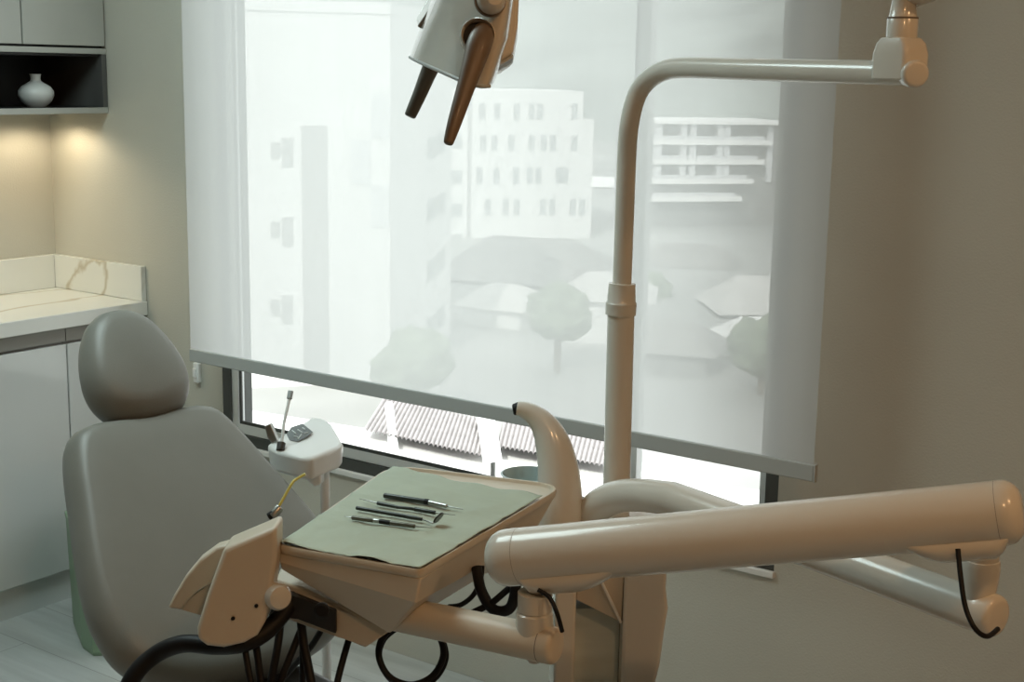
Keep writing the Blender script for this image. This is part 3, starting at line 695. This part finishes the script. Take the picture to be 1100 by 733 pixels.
def fbasis(p_left, p_right):
    u = V((p_right.x - p_left.x, p_right.y - p_left.y, 0)).normalized(); n = V((u.y, -u.x, 0))
    if n.dot(CAM - p_left) < 0: n = -n
    return u, n
def slab(p0, u, n, w, z0, z1, depth, front=0):    # box whose front face starts at p0
    m = frame(V((p0.x, p0.y, 0)), u, -n, V((0, 0, 1))); return bx((0, -front, z0), (w, depth, z1), m)
def wpatch(px0, py0, px1, py1, p0, n, parent, m='win_b', name='window'):
    def hit(px, py):
        r = ray(px, py); tt = (p0 - CAM).dot(n) / r.dot(n); return CAM + r * tt
    a, b = hit(px0, (py0 + py1) / 2), hit(px1, (py0 + py1) / 2); z1, z0 = hit((px0 + px1) / 2, py0).z, hit((px0 + px1) / 2, py1).z
    poly = [V((a.x, a.y, z0)), V((b.x, b.y, z0)), V((b.x, b.y, z1)), V((a.x, a.y, z1))]
    o = obj(name, prism([p + n * .06 for p in poly], -n * .3), m, parent, smooth=False); return o
# A: nearest tall white block, two faces
A0, A1, A2 = at(255, 200, 64), at(419, 200, 66), at(485, 200, 78)
bA = thing('apartment_building', 'tall white building at the left behind the sheer blind', 'building', (A1.x, A1.y, GZ))
zA = at(330, 13, 64).z
u1, n1_ = fbasis(A0, A1); u2, n2_ = fbasis(A1, A2)
foot = [V((p.x, p.y, 0)) for p in (A0, A1, A2)]
back = [foot[2] - n1_ * 14, foot[0] - n1_ * 18]
pl = foot + back
loftA = loft(bmesh.new(), [[p + V((0, 0, GZ)) for p in pl], [p + V((0, 0, zA)) for p in pl]])
obj('walls', loftA, 'white_b', bA, smooth=False)
obj('roof_edge', loft(bmesh.new(), [[p + n1_ * .1 + V((0, 0, zA)) for p in pl], [p + n1_ * .1 + V((0, 0, zA + .5)) for p in pl]]), 'white_b', bA, smooth=False)
obj('stair_band', wpatch(325, 135, 352, 402, foot[0], n1_, bA, 'band_b', 'stair_band').data and bmesh.new(), 'band_b', bA) if False else wpatch(325, 135, 352, 404, foot[0], n1_, bA, 'band_b', 'stair_band')
wpatch(398, 100, 419, 148, foot[0], n1_, bA, 'pale_b', 'panel'); wpatch(377, 150, 397, 198, foot[0], n1_, bA, 'pale_b', 'panel'); wpatch(398, 198, 418, 244, foot[0], n1_, bA, 'pale_b', 'panel')
for y in (160, 245, 329):
    wpatch(291, y - 7, 300, y + 10, foot[0], n1_, bA, 'band_b'); wpatch(303, y - 12, 314, y + 19, foot[0], n1_, bA, 'band_b')
for y0, dy in ((157, 4), (223, 5), (288, 9), (350, 10)):
    wpatch(459, y0 - 10, 467, y0 + 13, foot[1], n2_, bA); wpatch(469.5, y0 - 10 - dy, 477, y0 + 11 - dy, foot[1], n2_, bA)
# B: long white block behind
B0, B1 = at(478, 200, 126), at(636, 200, 128)
u, n = fbasis(B0, B1); f0 = V((B0.x, B0.y, 0)); wB = (B1 - B0).dot(u)
bB = thing('office_building', 'long white building with rows of small windows beyond the tall one', 'building', (B0.x, B0.y, GZ))
zB = at(560, 127, 127).z; zB2 = at(560, 97, 127).z
obj('walls', slab(f0, u, n, wB, GZ, zB, 14), 'white_b', bB, smooth=False)
w2 = (at(625, 200, 127.5) - B0).dot(u)
obj('walls', slab(f0, u, n, w2, zB, zB2, 13.5), 'white_b', bB, smooth=False)
obj('shadow_strip', wpatch(502, 100, 506, 265, f0, n, bB, 'band_b', 'shadow_strip').data and bmesh.new(), 'band_b') if False else wpatch(502, 100, 506, 265, f0, n, bB, 'band_b', 'shadow_strip')  # grey patch painting the vertical shadow strip on the facade
for y in (152, 190, 226, 259): wpatch(485, y - 7, 496, y + 7, f0, n, bB)
rows = {119: (518, 534, 555, 571, 580, 617), 153: (519, 531, 549, 571, 584, 594, 617), 188: (515, 533, 554, 569, 578, 600, 607), 222: (524, 543, 555, 583, 593, 615, 625)}
for y, xs in rows.items():
    for x in xs: wpatch(x - 3.2, y - 8, x + 3.2, y + 9, f0, n, bB)
# C: terraced block on the slope
C0, C1 = at(698, 170, 138), at(842, 170, 141)
u, n = fbasis(C0, C1); f0 = V((C0.x, C0.y, 0)); wC = (C1 - C0).dot(u)
bC = thing('terraced_building', 'far grey building with white balcony slabs to the right of the lamp post', 'building', (C0.x, C0.y, GZ))
zC = at(770, 131, 139.5).z
obj('walls', slab(f0, u, n, wC * .97, GZ, zC, 12), 'conc_b', bC, smooth=False)
def zat(y): return at(770, y, 139.5).z
obj('roof_slab', slab(f0, u, n, wC, zat(133), zat(129.5), 10, 1.4), 'terr', bC, smooth=False)
for y, k in ((152, .87), (173, .82), (194, .74), (213, .66)):
    obj('balcony', slab(f0, u, n, wC * k, zat(y + 3), zat(y - 2), 2, 1.3), 'terr', bC, smooth=False)
    obj('parapet', slab(f0 + n * 1.2, u, n, wC * k * .93, zat(y - 2), zat(y - 6.5), .2), 'pale_b', bC, smooth=False)
for k in (.02, .2, .27, .47, .52, .86): obj('pier', slab(f0 + u * (wC * k), u, n, .6, zat(196), zat(131), .4, 1.0 if k < .6 else .4), 'pale_b', bC, smooth=False)
# houses with hipped roofs
def house(px, py, d, w, dp, hw, hr, ang, rm, label, wm='white_b'):
    c = at(px, py, d); t = thing('house', label, 'house', (c.x, c.y, GZ), 'low houses in the valley')
    m = Matrix.Translation(V((c.x, c.y, 0))) @ Matrix.Rotation(ang, 4, 'Z')
    ze = c.z - hr
    obj('walls', bx((-w / 2, -dp / 2, GZ), (w / 2, dp / 2, ze), m), wm, t, smooth=False)
    e = .5; r0 = [m @ V((x, y, ze)) for x, y in ((-w / 2 - e, -dp / 2 - e), (w / 2 + e, -dp / 2 - e), (w / 2 + e, dp / 2 + e), (-w / 2 - e, dp / 2 + e))]
    rg = [m @ V((-w * .28, 0, c.z)), m @ V((w * .28, 0, c.z))]
    bm = bmesh.new(); a = [bm.verts.new(p) for p in r0]; b = [bm.verts.new(p) for p in rg]
    for f in ((a[0], a[1], b[1], b[0]), (a[1], a[2], b[1]), (a[2], a[3], b[0], b[1]), (a[3], a[0], b[0]), (a[3], a[2], a[1], a[0])): bm.faces.new(f)
    obj('roof', bm, rm, t, smooth=False)
    return t
house(570, 255, 104, 11, 12, 3, 2.6, .25, 'roof_d', 'large dark roofed house in front of the long white building', 'conc_b')
house(655, 292, 80, 4.5, 5, 3, 1.3, .5, 'roof_l', 'pale roofed house just left of the lamp post')
house(545, 305, 84, 4, 4, 3, 1.2, .1, 'roof_l', 'small pale house at the foot of the tall white building')
house(742, 262, 112, 8, 6, 3, 2, .4, 'roof_d', 'dark roofed house right of the lamp post below the grey building', 'conc_b')
house(818, 296, 90, 6, 6, 3, 2, .7, 'roof_l', 'pale roofed house near the right edge of the window')
house(812, 340, 76, 3, 4, 3, 1.2, .7, 'terr', 'white house low at the right edge of the window')
house(722, 345, 72, 4.6, 4, 3, 1.3, .3, 'roof_d', 'grey roofed house low behind the lamp post', 'conc_b')
house(650, 190, 190, 16, 10, 3, 2, .3, 'terr', 'distant flat white house between the long building and the post')
# tiled roofs just below the window
def tile_roof(P, rib, label, m, parentname='tiled_roof'):
    # P: eave-left, eave-right, ridge-right, ridge-left
    n = max(6, int((P[1] - P[0]).length / rib)); k = 10
    up = ((P[3] - P[0]).cross(P[1] - P[0])).normalized()
    if up.z < 0: up = -up
    bm = bmesh.new(); rows = []
    for i in range(n * k + 1):
        s = i / (n * k); a = P[0] + (P[1] - P[0]) * s; b = P[3] + (P[2] - P[3]) * s
        ph = (i % k) / k; h = abs(math.sin(ph * PI)) * rib * .65
        rows.append([bm.verts.new(a + (b - a) * t_ + up * (h + .02 * ((t_ * 9) % 1 < .5))) for t_ in [q / 18 for q in range(19)]])
    for i in range(n * k):
        for j in range(18): bm.faces.new((rows[i][j], rows[i + 1][j], rows[i + 1][j + 1], rows[i][j + 1]))
    bt_ = thing('roof_building', label, 'roof', (P[0].x, P[0].y, GZ))
    obj(parentname, bm, m, bt_, ang=70)
    lowp = [V((p.x, p.y, GZ)) for p in P]; 
    obj('walls', loft(bmesh.new(), [lowp, [p - V((0, 0, .25)) for p in P]]), 'terr', bt_, smooth=False)
    return bt_
def tile_mat():
    m = mat('clay_tiles', (.40, .375, .37), .8, var=.15, vscale=3)
    return m
M['tile'] = tile_mat()
r1 = tile_roof([at(389, 464, 34), at(524, 494, 33), at(533, 456, 36.6), at(412, 428, 38.5)], .115, 'ribbed tile roof below the window, left of the white valley', 'tile')
r2 = tile_roof([at(533, 482, 34), at(664, 506, 33), at(672, 475, 36.5), at(541, 450, 37.3)], .115, 'ribbed tile roof below the window, right of the white valley', 'tile')
tt = thing('flat_roof', 'bright white flat roof below the window sill', 'roof', (0, 12, GZ))
c1, c2, c3, c4 = at(200, 500, 31), at(900, 600, 24), at(900, 480, 36), at(200, 395, 46)
zf = -8.3
ff = [V((p.x, p.y, zf - .9)) for p in (c1, c2, c3, c4)]
obj('deck', prism(ff, V((0, 0, -.4))), 'terr', tt, smooth=False)
obj('walls', loft(bmesh.new(), [[V((p.x, p.y, GZ)) for p in ff], [p - V((0, 0, .4)) for p in ff]]), 'white_b', tt, smooth=False)
obj('valley_strip', prism([at(*p) for p in ((512, 447, 36.2), (531, 447, 36.4), (539, 491, 32.6), (519, 494, 32.5))], V((0, 0, -.1))), 'terr', r1, smooth=False)
obj('ridge', tube([at(418, 436, 37), at(423, 484, 33)], .12, 10), 'terr', r1)
# trees
def tree(px, py, d, r, label):
    c = at(px, py, d); t = thing('tree', label, 'tree', (c.x, c.y, GZ), 'trees in the valley')
    bm = bmesh.new(); bmesh.ops.create_icosphere(bm, subdivisions=4, radius=1)
    for v in bm.verts:
        k = 1 + .28 * noise.noise(v.co * 2.2 + V((px, py, 0))) + .14 * noise.noise(v.co * 6 + V((py, px, 0)))
        v.co = V((c.x, c.y, c.z)) + V((v.co.x * r * k, v.co.y * r * k, v.co.z * r * .9 * k))
    obj('crown', bm, 'leaf', t, ang=80)
    obj('trunk', tube([V((c.x, c.y, GZ)), V((c.x, c.y, c.z))], .18, 10), 'trunk', t)
for a in ((448, 385, 60, 1.5, 'tree at the foot of the tall white building'), (428, 398, 52, 1.0, 'lower tree left of the tree at the foot of the tall white building'),
          (820, 372, 66, 1.6, 'round tree beside the white house at the right edge of the window'),
          (600, 335, 70, 1.6, 'tree in the middle of the valley seen through the blind'), (690, 320, 96, 2.0, 'tree directly behind the lamp post')): tree(*a)

# ------------------------------------------------------------------ light
w = bpy.data.worlds.new('world'); S.world = w; w.use_nodes = True
nt = w.node_tree; bg = nt.nodes['Background']; bg.inputs['Color'].default_value = (.965, .985, 1.0, 1); bg.inputs['Strength'].default_value = 2.6
def light(name, kind, loc, energy, col, rot=(0, 0, 0), **k):
    l = bpy.data.lights.new(name, kind); l.energy = energy; l.color = col
    for a, b in k.items(): setattr(l, a, b)
    o = bpy.data.objects.new(name, l); o.location = loc; o.rotation_euler = rot; COL.objects.link(o); return o
sd = V((-.25, .80, -.62)).normalized()
so_ = light('sun', 'SUN', (0, -20, 30), 4.2, (1, .97, .92), angle=.01); so_.rotation_euler = sd.to_track_quat('-Z', 'Y').to_euler()
WARM = (1, .57, .27)
for i, (x, y, e) in enumerate(((4.7, -1.4, 11), (4.3, -2.5, 11))):
    light('ceiling_downlight', 'AREA', (x, y, RH - .02), e, WARM, shape='DISK', size=.14)
light('ceiling_panel', 'AREA', (1.4, -1.4, RH - .02), 26, (.80, 1, .99), shape='SQUARE', size=.9)
for y, e in ((-.13, 3.6), (-.62, 6.5)):
    light('cabinet_downlight', 'SPOT', (.15, y, UZ - .012), e, (1, .83, .57), spot_size=2.85, spot_blend=.5, shadow_soft_size=.025)

S.view_settings.view_transform = 'Standard'; S.view_settings.look = 'None'; S.view_settings.gamma = 1; S.view_settings.exposure = 0
S.view_settings.use_curve_mapping = False
S.cycles.max_bounces = 10; S.cycles.transparent_max_bounces = 16; S.cycles.diffuse_bounces = 6
S.cycles.caustics_reflective = False; S.cycles.caustics_refractive = False
S.cycles.sample_clamp_indirect = 4
